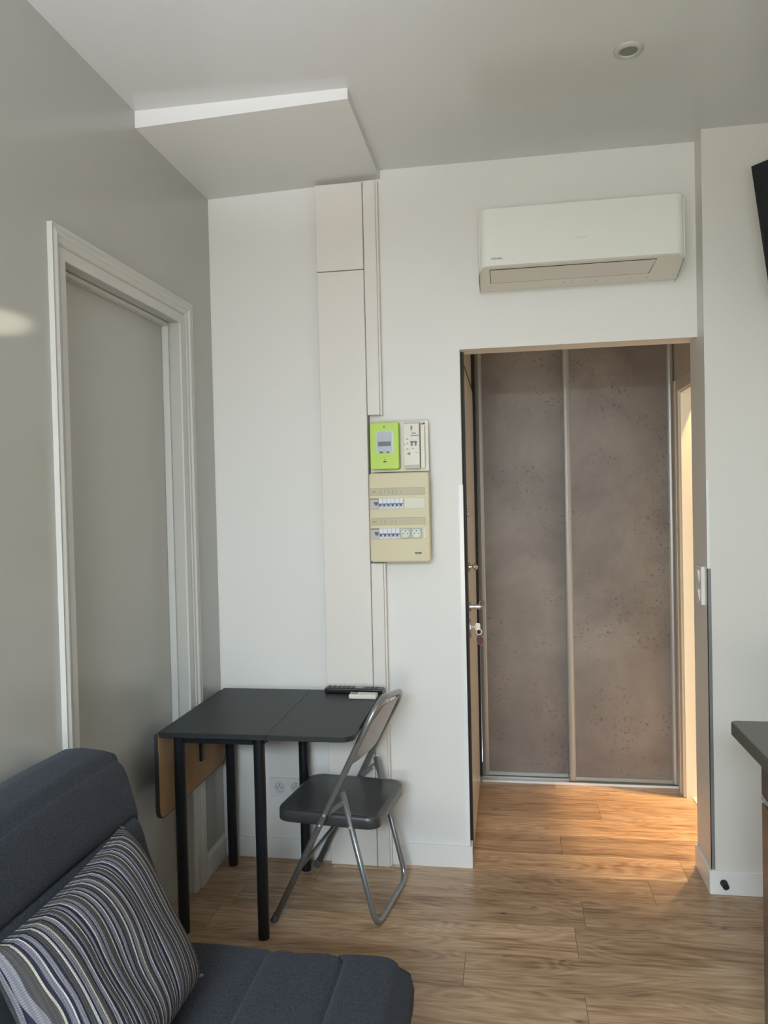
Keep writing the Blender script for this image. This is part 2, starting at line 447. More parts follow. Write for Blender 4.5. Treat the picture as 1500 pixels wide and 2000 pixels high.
def struct(o):
    o['kind'] = 'structure'; return o


def rel(parent):
    """after children were built in world coordinates, bring them under the parent's frame"""
    bpy.context.view_layer.update()
    inv = parent.matrix_world.inverted()
    for ch in parent.children:
        ch.matrix_parent_inverse = inv


def marks(name, boxes, material, parent):
    for b in boxes:
        bm = bmesh.new(); bx(bm, *b); link(name, bm, material, parent)


def text(name, s, size, loc, rot, material, parent, ext=0.0003):
    cu = bpy.data.curves.new(name, 'FONT'); cu.body = s; cu.size = size; cu.extrude = ext
    cu.align_x = 'CENTER'; cu.align_y = 'CENTER'
    t = bpy.data.objects.new(name, cu)
    me = bpy.data.meshes.new_from_object(t)
    bpy.data.objects.remove(t); bpy.data.curves.remove(cu)
    me.materials.clear(); me.materials.append(material)
    me.transform(Matrix.Translation(loc) @ Matrix.Rotation(rot[2], 4, 'Z') @ Matrix.Rotation(rot[0], 4, 'X'))
    o = bpy.data.objects.new(name, me); C.objects.link(o)
    if parent is not None: o.parent = parent
    return o


# ------------------------------------------------------------------ room shell
XL, D, DP, DW = -1.212, 3.080, 2.980, 3.195
ZC, ZD = 2.819, 2.083
XR, XD = 0.7255, -0.176
DH = 4.082
XRR, YB = 1.44, -1.60

# floor: planks laid across the room, seams visible between them
bm = bmesh.new(); cl = bm.loops.layers.color.new('plank')
row_h = 0.1813; y_base = 2.505
joint = {0: 0.20, -1: -0.163, -2: 0.20, 1: -1.04, 2: 0.506, 3: -0.62, 4: 0.2, 5: -0.3, 6: 0.4}
for r in range(-23, 10):
    ya, yb = y_base + r * row_h, y_base + (r + 1) * row_h
    j = joint.get(r, random.uniform(-1, 0.3)); Lp = 1.28
    x = j - Lp * math.ceil((j + 1.3) / Lp)
    while x < 2.3:
        a, b_ = max(x, -1.30), min(x + Lp, 2.2)
        if b_ > a:
            g = 0.0006
            fs = bx(bm, a + g, b_ - g, ya + g, yb - g, -0.012, 0.0)
            cc = (random.random(), random.random(), random.random(), 1)
            for f in fs:
                for lp in f.loops: lp[cl] = cc
        x += Lp
fs = bx(bm, -1.30, 2.2, y_base - 23 * row_h, y_base + 10 * row_h, -0.05, -0.0125)
for f in fs:
    for lp in f.loops: lp[cl] = (0.1, 0.1, 0, 1)
floor = struct(link('floor', bm, M['floor']))

# ceiling with the hole kept whole; the spot is surface-set in it
struct(box('ceiling', -1.35, XRR + 0.1, YB - 0.1, D + 0.12, ZC, ZC + 0.08, M['ceiling']))
# dropped slab in the left corner
bm = bmesh.new()
prism(bm, [(XL, 2.762), (-0.4806, 2.784), (-0.4806, ZC), (XL, ZC)], 2.444, D, 'XZ')
struct(link('trim_1', bm, M['soffit']))

# left wall with the shallow recess of the blocked door
KY0, KY1, KZ = 1.990, 2.755, 2.180
bm = bmesh.new()
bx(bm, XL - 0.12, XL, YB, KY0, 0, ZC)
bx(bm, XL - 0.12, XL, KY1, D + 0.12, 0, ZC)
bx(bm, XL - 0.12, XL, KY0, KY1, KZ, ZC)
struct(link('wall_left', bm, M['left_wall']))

# back wall: alcove and air-conditioner wall, lintel over the opening
bm = bmesh.new()
bx(bm, XL, XD, D, DW, 0, ZC)
bx(bm, XD, XR, D, DW, ZD, ZC)
struct(link('wall_back', bm, M['wall']))
# pillar wall to the right of the opening
bm = bmesh.new()
bx(bm, XR, XRR + 0.1, DP, DW, 0, ZC)
struct(link('wall_pillar', bm, M['pillar']))
# right wall and window wall, out of view
struct(box('wall_right', XRR, XRR + 0.1, YB, DP, 0, ZC, M['wall']))
WX0, WX1, WZ0, WZ1 = -1.12, 0.28, 0.55, 2.45
bm = bmesh.new()
bx(bm, -1.35, WX0, YB - 0.2, YB, 0, ZC)
bx(bm, WX1, XRR + 0.1, YB - 0.2, YB, 0, ZC)
bx(bm, WX0, WX1, YB - 0.2, YB, 0, WZ0)
bx(bm, WX0, WX1, YB - 0.2, YB, WZ1, ZC)
struct(link('wall_window', bm, M['wall']))
w = thing('window_1', 'white framed window behind the viewpoint', 'window'); w['kind'] = 'structure'
bm = bmesh.new()
for a, b_ in ((WX0, WX0 + 0.05), (-0.02, 0.04), (WX1 - 0.05, WX1)): bx(bm, a, b_, YB - 0.12, YB - 0.06, WZ0, WZ1)
for a, b_ in ((WZ0, WZ0 + 0.06), (WZ1 - 0.06, WZ1)): bx(bm, WX0 + 0.05, WX1 - 0.05, YB - 0.12, YB - 0.06, a, b_)
struct(link('window_frame', bm, M['frame_white'], w))

# hall beyond the opening
ZH = 2.50
HX0, HX1 = -0.1735, 0.840
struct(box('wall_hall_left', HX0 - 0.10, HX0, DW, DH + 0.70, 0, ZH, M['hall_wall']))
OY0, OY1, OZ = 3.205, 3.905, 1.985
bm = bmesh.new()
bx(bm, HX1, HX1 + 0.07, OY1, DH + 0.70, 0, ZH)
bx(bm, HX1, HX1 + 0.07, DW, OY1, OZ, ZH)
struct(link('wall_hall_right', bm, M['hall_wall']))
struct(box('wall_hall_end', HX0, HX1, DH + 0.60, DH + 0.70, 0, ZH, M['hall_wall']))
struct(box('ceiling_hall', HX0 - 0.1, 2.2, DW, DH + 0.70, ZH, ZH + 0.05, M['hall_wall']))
# bathroom
bm = bmesh.new()
bx(bm, HX1 + 0.07, 2.2, 4.25, 4.32, 0, ZH)
bx(bm, 2.13, 2.2, DW, 4.25, 0, ZH)
struct(link('wall_bathroom', bm, M['bath_wall']))
struct(box('floor_bathroom', HX1 + 0.025, 2.13, DW, 4.25, 0.0, 0.006, M['tile']))

# ------------------------------------------------------------------ trims
# moulded casing around the blocked door: profile in (distance from opening, projection)
prof = [(0, 0), (0, 0.006), (0.035, 0.008), (0.040, 0.003), (0.046, 0.010), (0.060, 0.011), (0.064, 0.016), (0.070, 0.018),
        (0.080, 0.015), (0.086, 0.013), (0.094, 0.016), (0.094, 0)]
bm = bmesh.new()
path = [(KY0, 0.0, -1, 0), (KY0, KZ, -1, 1), (KY1, KZ, 1, 1), (KY1, 0.0, 1, 0)]
rings = []
for (y, z, dy, dz) in path:
    ring = []
    for (d, p) in prof:
        k = d * (0.78 if dy < 0 and dz == 0 else 1)
        ring.append(bm.verts.new((XL + p, y + dy * (d * 0.80 if dy < 0 else d), z + dz * d * 0.92)))
    rings.append(ring)
for i in range(3):
    for k in range(len(prof) - 1):
        bm.faces.new((rings[i][k], rings[i][k + 1], rings[i + 1][k + 1], rings[i + 1][k]))
bm.faces.new(rings[0]); bm.faces.new(rings[-1][::-1])
bx(bm, XL, XL + 0.019, KY1 + 0.036, KY1 + 0.098, 0, 0.125, 0.002)
struct(link('trim_2', bm, M['casing']))
# recess: jamb faces, stop bead and the flat fill panel
door1 = thing('door_1', 'flush painted blocked door in the left wall', 'door', (XL - 0.07, 2.37, 0)); door1['kind'] = 'structure'
box('door_panel', XL - 0.085, XL - 0.066, KY0 + 0.002, KY1 - 0.002, 0, KZ - 0.002, M['left_wall'], door1)
bm = bmesh.new()
bx(bm, XL - 0.065, XL - 0.04, KY0 + 0.001, KY0 + 0.012, 0, KZ - 0.012)
bx(bm, XL - 0.065, XL - 0.04, KY1 - 0.012, KY1 - 0.001, 0, KZ - 0.012)
bx(bm, XL - 0.065, XL - 0.04, KY0 + 0.001, KY1 - 0.001, KZ - 0.014, KZ - 0.002)
link('door_stop', bm, M['casing'], door1)
box('skirting_strip', XL - 0.066, XL - 0.052, KY0 + 0.012, KY1 - 0.012, 0, 0.09, M['left_wall'], door1)
rel(door1)


def skirting(name, segs):
    bm = bmesh.new()
    for (x0, x1, y0, y1, h) in segs: bx(bm, x0, x1, y0, y1, 0, h, 0.0015, 1)
    return struct(link(name, bm, M['trim']))


bm = bmesh.new()   # left wall skirting, with a chamfered top
for (ya, yb) in ((KY1 + 0.099, D - 0.014), (YB, KY0 - 0.078)):
    prism(bm, [(XL, 0), (XL + 0.012, 0), (XL + 0.012, 0.078), (XL + 0.004, 0.094), (XL, 0.094)], ya, yb, 'XZ')
struct(link('baseboard_left', bm, M['trim']))
skirting('baseboard_back', [(XL, -0.7415, D - 0.013, D, 0.083), (-0.4905, XD + 0.012, D - 0.013, D, 0.088),
                            (XD, XD + 0.012, D, D + 0.048, 0.088)])
skirting('baseboard_pillar', [(XR - 0.010, XRR, DP - 0.011, DP, 0.088), (XR - 0.010, XR, DP, DW, 0.088)])
skirting('baseboard_hall', [(HX1 - 0.011, HX1, 4.0, DH - 0.02, 0.09)])

# corner guards
bm = bmesh.new()
bx(bm, XR - 0.002, XR, DP - 0.002, DP + 0.006, 0.09, 1.21); bx(bm, XR - 0.002, XR + 0.012, DP - 0.002, DP, 0.09, 1.21)
g = tag(link('corner_guard', bm, M['grey_guard']), 'grey metal angle guarding the pillar corner beside the light switch', 'corner guard')
bm = bmesh.new()
bx(bm, XR - 0.001, XR + 0.008, DP - 0.004, DP - 0.0005, 1.212, 1.537)
tag(link('corner_guard', bm, M['guard']), 'short white strip on the pillar corner above the grey guard', 'corner guard')
bm = bmesh.new()
bx(bm, XD - 0.014, XD + 0.0025, D - 0.0025, D, 0.09, 1.545); bx(bm, XD, XD + 0.0025, D, D + 0.03, 0.09, 1.545)
tag(link('corner_guard', bm, M['guard']), 'bright white angle guarding the left edge of the hall opening', 'corner guard')

# bathroom opening: far jamb with casing and stop
bm = bmesh.new()
bx(bm, HX1 - 0.004, HX1 + 0.075, OY1 - 0.012, OY1, 0, OZ)
bx(bm, HX1 - 0.004, HX1 + 0.075, OY0, OY1 - 0.012, OZ - 0.012, OZ)
struct(link('trim_3', bm, M['jamb']))
bm = bmesh.new()
bx(bm, HX1 - 0.016, HX1, OY1 - 0.004, OY1 + 0.078, 0, OZ + 0.055, 0.003)
bx(bm, HX1 - 0.022, HX1 - 0.016, OY1 + 0.035, OY1 + 0.078, 0, OZ + 0.055, 0.002)
bx(bm, HX1 - 0.016, HX1, OY0, OY1 - 0.004, OZ - 0.004, OZ + 0.055, 0.003)
struct(link('trim_4', bm, M['hall_wall']))

# ------------------------------------------------------------------ boxed cable ducts in the alcove
t = thing('duct_cover', 'wide flat off-white duct panel running floor to slab beside the electrical panel', 'duct cover', (-0.65, D, 0))
bm = bmesh.new(); bx(bm, -0.740, -0.549, 3.036, D - 0.0005, 0.004, 2.413, 0.0015, 1); link('lower_panel', bm, M['duct'], t)
bm = bmesh.new(); bx(bm, -0.740, -0.549, 3.033, D - 0.0005, 2.416, 2.762, 0.0015, 1); link('upper_panel', bm, M['duct'], t)
box('joint_shadow_line', -0.7425, -0.7402, 3.050, D - 0.0005, 0.1, 2.760, M['ink_grey'], t)  # grey strip: the seam and the small shadow beside it, done as colour
rel(t)
t = thing('cable_trunking', 'narrow off-white trunking column right of the wide duct panel, interrupted by the electrical panel', 'trunking', (-0.52, D, 0))
bm = bmesh.new(); bx(bm, -0.5455, -0.496, 3.035, D - 0.0005, 1.832, 2.765, 0.0015, 1)
bx(bm, -0.4955, -0.489, 3.045, D - 0.0005, 1.832, 2.765); link('upper_trunking', bm, M['duct'], t)
bm = bmesh.new(); bx(bm, -0.5455, -0.496, 3.035, D - 0.0005, 0.004, 1.236, 0.0015, 1)
bx(bm, -0.4955, -0.489, 3.045, D - 0.0005, 0.004, 1.236); link('lower_trunking', bm, M['duct'], t)
box('joint_cover', -0.5485, -0.5460, 3.040, D - 0.0005, 0.004, 2.75, M['ink_grey'], t)
rel(t)
box('floor_trim', -0.73, -0.475, 3.020, 3.0345, 0.0, 0.006, M['wood_strip'])
tag(bpy.data.objects['floor_trim'], 'thin bare wood strip on the floor at the foot of the duct panels', 'trim')

# ------------------------------------------------------------------ electrical panel
t = thing('electricity_meter', 'lime green electricity meter with a small dark display, above the cream fuse box', 'electricity meter', (-0.47, 3.05, 1.7))
bm = bmesh.new(); prism(bm, rrect(-0.531, -0.415, 1.611, 1.796, 0.008), 2.992, 3.028, 'XZ')
cov = link('cover', bm, M['green'], t)
md = cov.modifiers.new('bevel', 'BEVEL'); md.width = 0.003; md.segments = 2; md.limit_method = 'ANGLE'
bm = bmesh.new(); prism(bm, rrect(-0.506, -0.435, 1.674, 1.763, 0.004), 2.9895, 2.993, 'XZ'); link('window_cover', bm, M['meter_clear'], t)
bm = bmesh.new(); prism(bm, rrect(-0.501, -0.445, 1.680, 1.758, 0.003), 2.986, 2.9896, 'XZ'); link('face', bm, M['meter_grey'], t)
bm = bmesh.new(); bx(bm, -0.498, -0.447, 2.985, 2.9861, 1.702, 1.720); link('screen', bm, M['lcd'], t)
for x in (-0.492, -0.466):
    bm = bmesh.new(); bx(bm, x, x + 0.013, 2.9845, 2.9861, 1.675, 1.681); link('button', bm, M['lcd'], t)
marks('printed_line', [(x - w_ / 2, x + w_ / 2, 2.9855, 2.9861, z - 0.0012, z + 0.0012) for x, z, w_ in ((-0.475, 1.7545, 0.034), (-0.470, 1.745, 0.05), (-0.478, 1.738, 0.028))], M['ink_pale'], t)
for x, z, r_ in ((-0.4735, 1.779, 0.0028), (-0.473, 1.650, 0.0018)):
    bm = bmesh.new(); cyl(bm, (x, 2.9915, z), r_, 0.002, 'Y', 12); link('cover_screw', bm, M['ink'], t)
bm = bmesh.new(); prism(bm, [(-0.479, 1.6385), (-0.4665, 1.6385), (-0.4665, 1.643), (-0.4695, 1.6445), (-0.4725, 1.6425), (-0.4755, 1.6445), (-0.479, 1.643)], 2.9908, 2.992, 'XZ'); link('cover_mark', bm, M['ink'], t)
rel(t)

box('meter_backboard', -0.533, -0.303, 3.0285, 3.0345, 1.602, 1.802, M['ivory'])
tag(bpy.data.objects['meter_backboard'], 'ivory plastic backboard carrying the green meter and main breaker', 'mounting plate')

t = thing('main_breaker', 'ivory main circuit breaker with black switch, to the right of the green meter', 'circuit breaker', (-0.35, 3.05, 1.7))
bm = bmesh.new(); prism(bm, rrect(-0.397, -0.334, 1.611, 1.795, 0.004), 2.994, 3.028, 'XZ'); link('body', bm, mat('dull_ivory_plastic', (0.52, 0.50, 0.43), 0.45), t)
bm = bmesh.new(); prism(bm, rrect(-0.395, -0.336, 1.625, 1.786, 0.003), 2.990, 2.9945, 'XZ'); link('front', bm, M['ivory'], t)
bm = bmesh.new(); prism(bm, rrect(-0.331, -0.316, 1.613, 1.783, 0.005), 3.004, 3.028, 'XZ'); link('side_cover', bm, M['ivory'], t)
bm = bmesh.new()
bx(bm, -0.370, -0.344, 2.9885, 2.990, 1.7125, 1.7185); bx(bm, -0.368, -0.361, 2.9885, 2.990, 1.700, 1.7125); bx(bm, -0.3525, -0.3455, 2.9885, 2.990, 1.700, 1.7125)
link('switch', bm, M['black_plastic'], t)
olive = mat('olive_print', (0.33, 0.32, 0.14), 0.6)
bm = bmesh.new(); prism(bm, [(-0.3665, 1.756), (-0.3605, 1.769), (-0.3605, 1.7765), (-0.3650, 1.781), (-0.3695, 1.772)], 2.9892, 2.990, 'XZ'); link('warning_mark', bm, olive, t)
bm = bmesh.new(); bx(bm, -0.382, -0.370, 2.9892, 2.990, 1.6645, 1.675); link('printed_square', bm, olive, t)
marks('printed_mark', [(-0.364, -0.347, 2.9892, 2.990, 1.7475, 1.7515), (-0.3685, -0.338, 2.9892, 2.990, 1.7375, 1.7420), (-0.386, -0.378, 2.9892, 2.990, 1.725, 1.729),
                       (-0.3835, -0.379, 2.9892, 2.990, 1.707, 1.713), (-0.386, -0.378, 2.9892, 2.990, 1.686, 1.690), (-0.363, -0.356, 2.9892, 2.990, 1.688, 1.691),
                       (-0.350, -0.341, 2.9892, 2.990, 1.672, 1.674), (-0.394, -0.390, 2.9892, 2.990, 1.704, 1.709)], M['ink_grey'], t)
bm = bmesh.new(); cyl(bm, (-0.319, 3.0278, 1.790), 0.0035, 0.0012, 'Y', 10); link('corner_mark', bm, M['ink'], t)
bm = bmesh.new(); bx(bm, -0.330, -0.3235, 3.0275, 3.0284, 1.786, 1.790); link('corner_mark', bm, M['ink'], t)
rel(t)

t = thing('fuse_box', 'aged cream fuse box with two rows of breakers and two sockets', 'fuse box', (-0.42, 3.05, 1.42))
bm = bmesh.new(); prism(bm, rrect(-0.540, -0.3005, 1.2435, 1.5975, 0.012), 2.994, 3.0345, 'XZ')
cov = link('cover', bm, M['cream'], t)
md = cov.modifiers.new('bevel', 'BEVEL'); md.width = 0.005; md.segments = 3; md.limit_method = 'ANGLE'
for z0, z1 in ((1.508, 1.538), (1.391, 1.420)):
    bm = bmesh.new(); bx(bm, -0.534, -0.3165, 2.9925, 2.9941, z0, z1, 0.001, 1); link('label_strip', bm, M['cream_strip'], t)
for i, (x, h, dz) in enumerate(((-0.493, .018, 0), (-0.477, .014, .002), (-0.461, .015, .001), (-0.445, .018, 0), (-0.429, .017, 0), (-0.413, .007, -.002))):
    z0, z1 = 1.523 - h / 2 + dz, 1.523 + h / 2 + dz; k_ = 0.0045 if i in (0, 2, 3) else 0.001
    bm = bmesh.new(); prism(bm, [(x - 0.001, z0), (x + k_, z0), (x + k_, z0 + 0.004), (x + 0.001, z0 + 0.004), (x + 0.001, z1), (x - 0.001, z1)], 2.992, 2.9926, 'XZ')
    link('handwritten_mark', bm, M['ink_grey'], t)
bm = bmesh.new(); prism(bm, [(-0.527, 1.518), (-0.518, 1.520), (-0.511, 1.527), (-0.522, 1.526)], 2.992, 2.9926, 'XZ'); link('handwritten_mark', bm, M['ink_grey'], t)
marks('handwritten_mark', [(x - w_ / 2, x + w_ / 2, 2.992, 2.9926, 1.404 - h / 2, 1.404 + h / 2) for x, w_, h in
      ((-0.520, .013, .004), (-0.493, .0015, .014), (-0.478, .005, .007), (-0.450, .004, .006), (-0.434, .004, .006))], M['ink_grey'], t)
bm = bmesh.new(); bx(bm, -0.3985, -0.3175, 2.9925, 2.9941, 1.455, 1.497, 0.001, 1); link('blank_cover', bm, M['cream_light'], t)
bm = bmesh.new(); bx(bm, -0.3275, -0.3165, 2.9925, 2.9941, 1.336, 1.378, 0.001, 1); link('blank_cover', bm, M['cream_light'], t)
for (zc, nb) in ((1.4765, 6), (1.3580, 5)):
    bm = bmesh.new(); bx(bm, -0.534, -0.5015, 2.986, 2.9941, zc - 0.021, zc + 0.020, 0.0008, 1)
    dm = link('main_switch', bm, M['breaker_grey'], t)
    bm = bmesh.new(); prism(bm, [(-0.520, zc + 0.006), (-0.503, zc + 0.006), (-0.5045, zc - 0.001), (-0.5065, zc - 0.002), (-0.5065, zc - 0.007), (-0.5155, zc - 0.007), (-0.5155, zc - 0.002), (-0.5185, zc)], 2.981, 2.9859, 'XZ')
    link('switch_lever', bm, M['black_plastic'], dm)
    bm = bmesh.new(); bx(bm, -0.534, -0.502, 2.9855, 2.9859, zc + 0.0165, zc + 0.0195)
    link('printed_strip', bm, mat('brown_print', (0.16, 0.10, 0.08), 0.6), dm)
    for k in range(nb):
        x0 = -0.501 + k * 0.01635
        bm = bmesh.new(); bx(bm, x0, x0 + 0.0158, 2.987, 2.9941, zc - 0.021, zc + 0.020, 0.0006, 1)
        br = link('breaker', bm, M['breaker'], t)
        bm = bmesh.new(); bx(bm, x0, x0 + 0.0158, 2.9845, 2.9869, zc - 0.004, zc - 0.0005); bx(bm, x0 + 0.003, x0 + 0.011, 2.9815, 2.9869, zc - 0.012, zc - 0.004)
        link('breaker_lever', bm, M['blue'], br)
for cx in (-0.397, -0.353):
    bm = bmesh.new(); bx(bm, cx - 0.0205, cx + 0.0205, 2.988, 2.9941, 1.337, 1.378, 0.0008, 1)
    so = link('socket', bm, M['breaker_grey'], t)
    bm = bmesh.new(); cyl(bm, (cx, 2.9876, 1.357), 0.0175, 0.0022, 'Y', 32); link('socket_face', bm, M['meter_clear'], so)
    bm = bmesh.new(); cyl(bm, (cx, 2.9878, 1.357), 0.0192, 0.0010, 'Y', 32); link('socket_rim', bm, M['ink_grey'], so)
    bm = bmesh.new()
    for dx, dz, rr in ((-0.009, 0.0, 0.0025), (0.009, 0.0, 0.0025), (0, 0.010, 0.0028)): cyl(bm, (cx + dx, 2.9866, 1.357 + dz), rr, 0.0012, 'Y', 14)
    link('socket_holes', bm, M['black_plastic'], so)
for x, z in ((-0.526, 1.579), (-0.321, 1.579), (-0.526, 1.268), (-0.321, 1.268)):
    bm = bmesh.new(); cyl(bm, (x, 2.9935, z), 0.008, 0.0015, 'Y', 24); link('screw_cap', bm, M['cream'], t)
bm = bmesh.new(); prism(bm, rrect(-0.3605, -0.3355, 1.2755, 1.2825, 0.001), 2.9932, 2.994, 'XZ'); st_ = link('label_sticker', bm, M['ink'], t)
bm = bmesh.new()
for k in range(4): bx(bm, -0.3565 + k * 0.0045, -0.3535 + k * 0.0045, 2.9928, 2.9933, 1.2780, 1.2798)
link('sticker_text', bm, M['ivory'], st_)
rel(t)

# ------------------------------------------------------------------ air conditioner
ax0, ax1 = -0.0885, 0.6435
t = thing('air_conditioner', 'white wall air conditioner above the hall opening', 'air conditioner', (0.28, D, 2.3))
bm = bmesh.new()
prism(bm, [(3.0785, 2.540), (2.875, 2.540), (2.875, 2.360), (2.878, 2.338), (3.030, 2.294), (3.055, 2.298), (3.0785, 2.318)], ax0 + 0.0012, ax1 - 0.0012, 'YZ')
body = link('body', bm, M['ac_low'], t)
md = body.modifiers.new('bevel', 'BEVEL'); md.width = 0.003; md.segments = 2; md.limit_method = 'ANGLE'
# front shell: rounded vertical edges, rounded lower corners
bm = bmesh.new()
R = 0.035; plan = []
for k in range(9):
    a = math.pi + (math.pi / 2) * k / 8
    plan.append((ax0 + R + R * math.cos(a), 2.860 + R + R * math.sin(a)))
for k in range(9):
    a = 1.5 * math.pi + (math.pi / 2) * k / 8
    plan.append((ax1 - R + R * math.cos(a), 2.860 + R + R * math.sin(a)))
plan = [(ax0, 3.070)] + plan + [(ax1, 3.070)]
def low(x):
    d = min(x - ax0, ax1 - x); r = 0.030
    return 2.341 - (r - math.sqrt(max(r * r - (r - min(d, r)) ** 2, 0)))
fine = []
for i in range(len(plan) - 1):
    a, b_ = plan[i], plan[i + 1]
    n = 40 if abs(b_[0] - a[0]) > 0.3 else 1
    for k in range(n): fine.append((a[0] + (b_[0] - a[0]) * k / n, a[1] + (b_[1] - a[1]) * k / n))
fine.append(plan[-1])
top = [bm.verts.new((x, y, 2.549)) for x, y in fine]
mid = [bm.verts.new((x, y, 2.400)) for x, y in fine]
bot = [bm.verts.new((x, y, low(x) if y < 2.8951 else 2.311 - (y - 2.895) * 0.09)) for x, y in fine]
bo2 = [bm.verts.new((x, y + (0.010 if y < 2.875 else 0), (low(x) if y < 2.8951 else 2.311 - (y - 2.895) * 0.09) - 0.004)) for x, y in fine]
for A, B in ((top, mid), (mid, bot), (bot, bo2)):
    for i in range(len(fine) - 1): bm.faces.new((A[i], A[i + 1], B[i + 1], B[i]))
bm.faces.new(top)
link('front_panel', bm, M['ac'], t, smooth=False)
# louver lies on the slanted underside
def low_pt(x, s):
    y0, z0, y1, z1 = 2.878, 2.338, 3.030, 2.294
    return Vector((x, y0 + (y1 - y0) * s, z0 + (z1 - z0) * s))
nrm = Vector((0, -0.278, -0.9606))
def slab(name, x0, x1, s0, s1, th, material, x0b=None, x1b=None, off=0.0):
    bm = bmesh.new()
    q_ = [low_pt(x0, s0), low_pt(x1, s0), low_pt(x1 if x1b is None else x1b, s1), low_pt(x0 if x0b is None else x0b, s1)]
    A = [bm.verts.new(p + nrm * off) for p in q_]; B = [bm.verts.new(p + nrm * (off + th)) for p in q_]
    bm.faces.new(A); bm.faces.new(B[::-1])
    for i in range(4): bm.faces.new((A[i], B[i], B[(i + 1) % 4], A[(i + 1) % 4]))
    return link(name, bm, material, t)
slab('louver_gap', -0.048, 0.548, 0.07, 0.66, 0.0008, M['black_plastic'], -0.046, 0.536)
slab('louver', -0.0455, 0.5455, 0.095, 0.637, 0.0022, M['ac_louver'], -0.0435, 0.5325)
for x in (0.225, 0.255, 0.292, 0.345, 0.47, 0.53):
    p = low_pt(x, 0.83); w_ = 0.012 if x < 0.23 else 0.004
    bm = bmesh.new(); bx(bm, x, x + w_, p.y - 0.004, p.y + 0.002, p.z - 0.0022, p.z + 0.001); link('printed_icon', bm, M['ink_pale'], t)
text('logo', 'TOSHIBA', 0.0105, (-0.0205, 2.8596, 2.3655), (math.pi / 2, 0, 0), M['ink'], t)
marks('front_mark', [(0.262, 0.302, 2.8594, 2.8599, 2.4195, 2.4225)], mat('faint_print', (0.62, 0.64, 0.59), 0.5), t)
rel(t)

# ------------------------------------------------------------------ ceiling spot
t = thing('ceiling_spotlight', 'round recessed spotlight in the ceiling above the hall opening', 'ceiling light', (0.384, 2.402, ZC))
bm = bmesh.new()
pr = [(0.026, 0.0), (0.026, -0.006), (0.030, -0.010), (0.036, -0.008), (0.043, -0.004), (0.0435, -0.0002)]
n = 40
rings = [[bm.verts.new((r_ * math.cos(2 * math.pi * k / n), r_ * math.sin(2 * math.pi * k / n), z)) for k in range(n)] for r_, z in pr]
for i in range(len(pr) - 1):
    for k in range(n): bm.faces.new((rings[i][k], rings[i][(k + 1) % n], rings[i + 1][(k + 1) % n], rings[i + 1][k]))
link('trim_ring', bm, M['lamp_ring'], t, smooth=True)
bm = bmesh.new(); cyl(bm, (0, 0, -0.003), 0.027, 0.005, 'Z', 32); link('lens', bm, M['lamp_glass'], t)

# ------------------------------------------------------------------ wardrobe with sliding doors
def stile(bm, x0, x1, y, z0, z1):
    pr = [(x0, y + 0.026), (x0, y), (x0 + (x1 - x0) * 0.2, y - 0.006), (x0 + (x1 - x0) * 0.5, y - 0.009), (x0 + (x1 - x0) * 0.8, y - 0.006), (x1, y), (x1, y + 0.026)]
    prism(bm, pr, z0, z1, 'XY')
t = thing('wardrobe', 'built-in wardrobe with two concrete-look sliding doors at the end of the hall', 'wardrobe', (0.33, DH, 0))
yf, yb_ = 4.045, 4.085
dl = []
for (x0, x1, y, nm) in ((-0.155, 0.318, yb_, 'left'), (0.292, 0.834, yf, 'right')):
    bm = bmesh.new(); bx(bm, x0 + 0.030, x1 - 0.015, y + 0.008, y + 0.018, 0.028, 2.44)
    d_ = link('sliding_door', bm, M['concrete'], t)
    bm = bmesh.new(); stile(bm, x0, x0 + 0.034, y, 0.012, 2.45)
    link('stile', bm, M['alu'], d_)
    bm = bmesh.new(); stile(bm, x1 - (0.014 if nm == 'left' else 0.030), x1, y, 0.012, 2.45)
    link('stile', bm, M['alu'], d_)
    bm = bmesh.new(); bx(bm, x0 + 0.034, x1 - 0.030, y + 0.002, y + 0.022, 0.012, 0.030); link('bottom_rail', bm, M['alu'], d_)
bm = bmesh.new(); bx(bm, HX0 + 0.004, HX1 - 0.004, 4.022, 4.125, 0.0, 0.004); bx(bm, HX0 + 0.004, HX1 - 0.004, 4.070, 4.076, 0.0, 0.010); bx(bm, HX0 + 0.004, HX1 - 0.004, 4.115, 4.125, 0, 0.012)
link('floor_track', bm, M['alu'], t)
bm = bmesh.new(); bx(bm, HX0 + 0.02, HX1 - 0.004, 4.016, 4.022, 0.0, 0.010); link('track_edge', bm, M['guard'], t)
bm = bmesh.new(); bx(bm, HX0 + 0.002, HX1 - 0.002, 4.030, 4.130, 2.452, 2.495); link('top_track', bm, M['alu'], t)
bm = bmesh.new(); bx(bm, HX0 + 0.0005, -0.1565, 4.050, 4.066, 0.013, 2.45); bx(bm, HX1 - 0.006, HX1 - 0.0005, 4.085, 4.11, 0.013, 2.45); link('edge_seal', bm, M['dark_gap'], t)
rel(t)

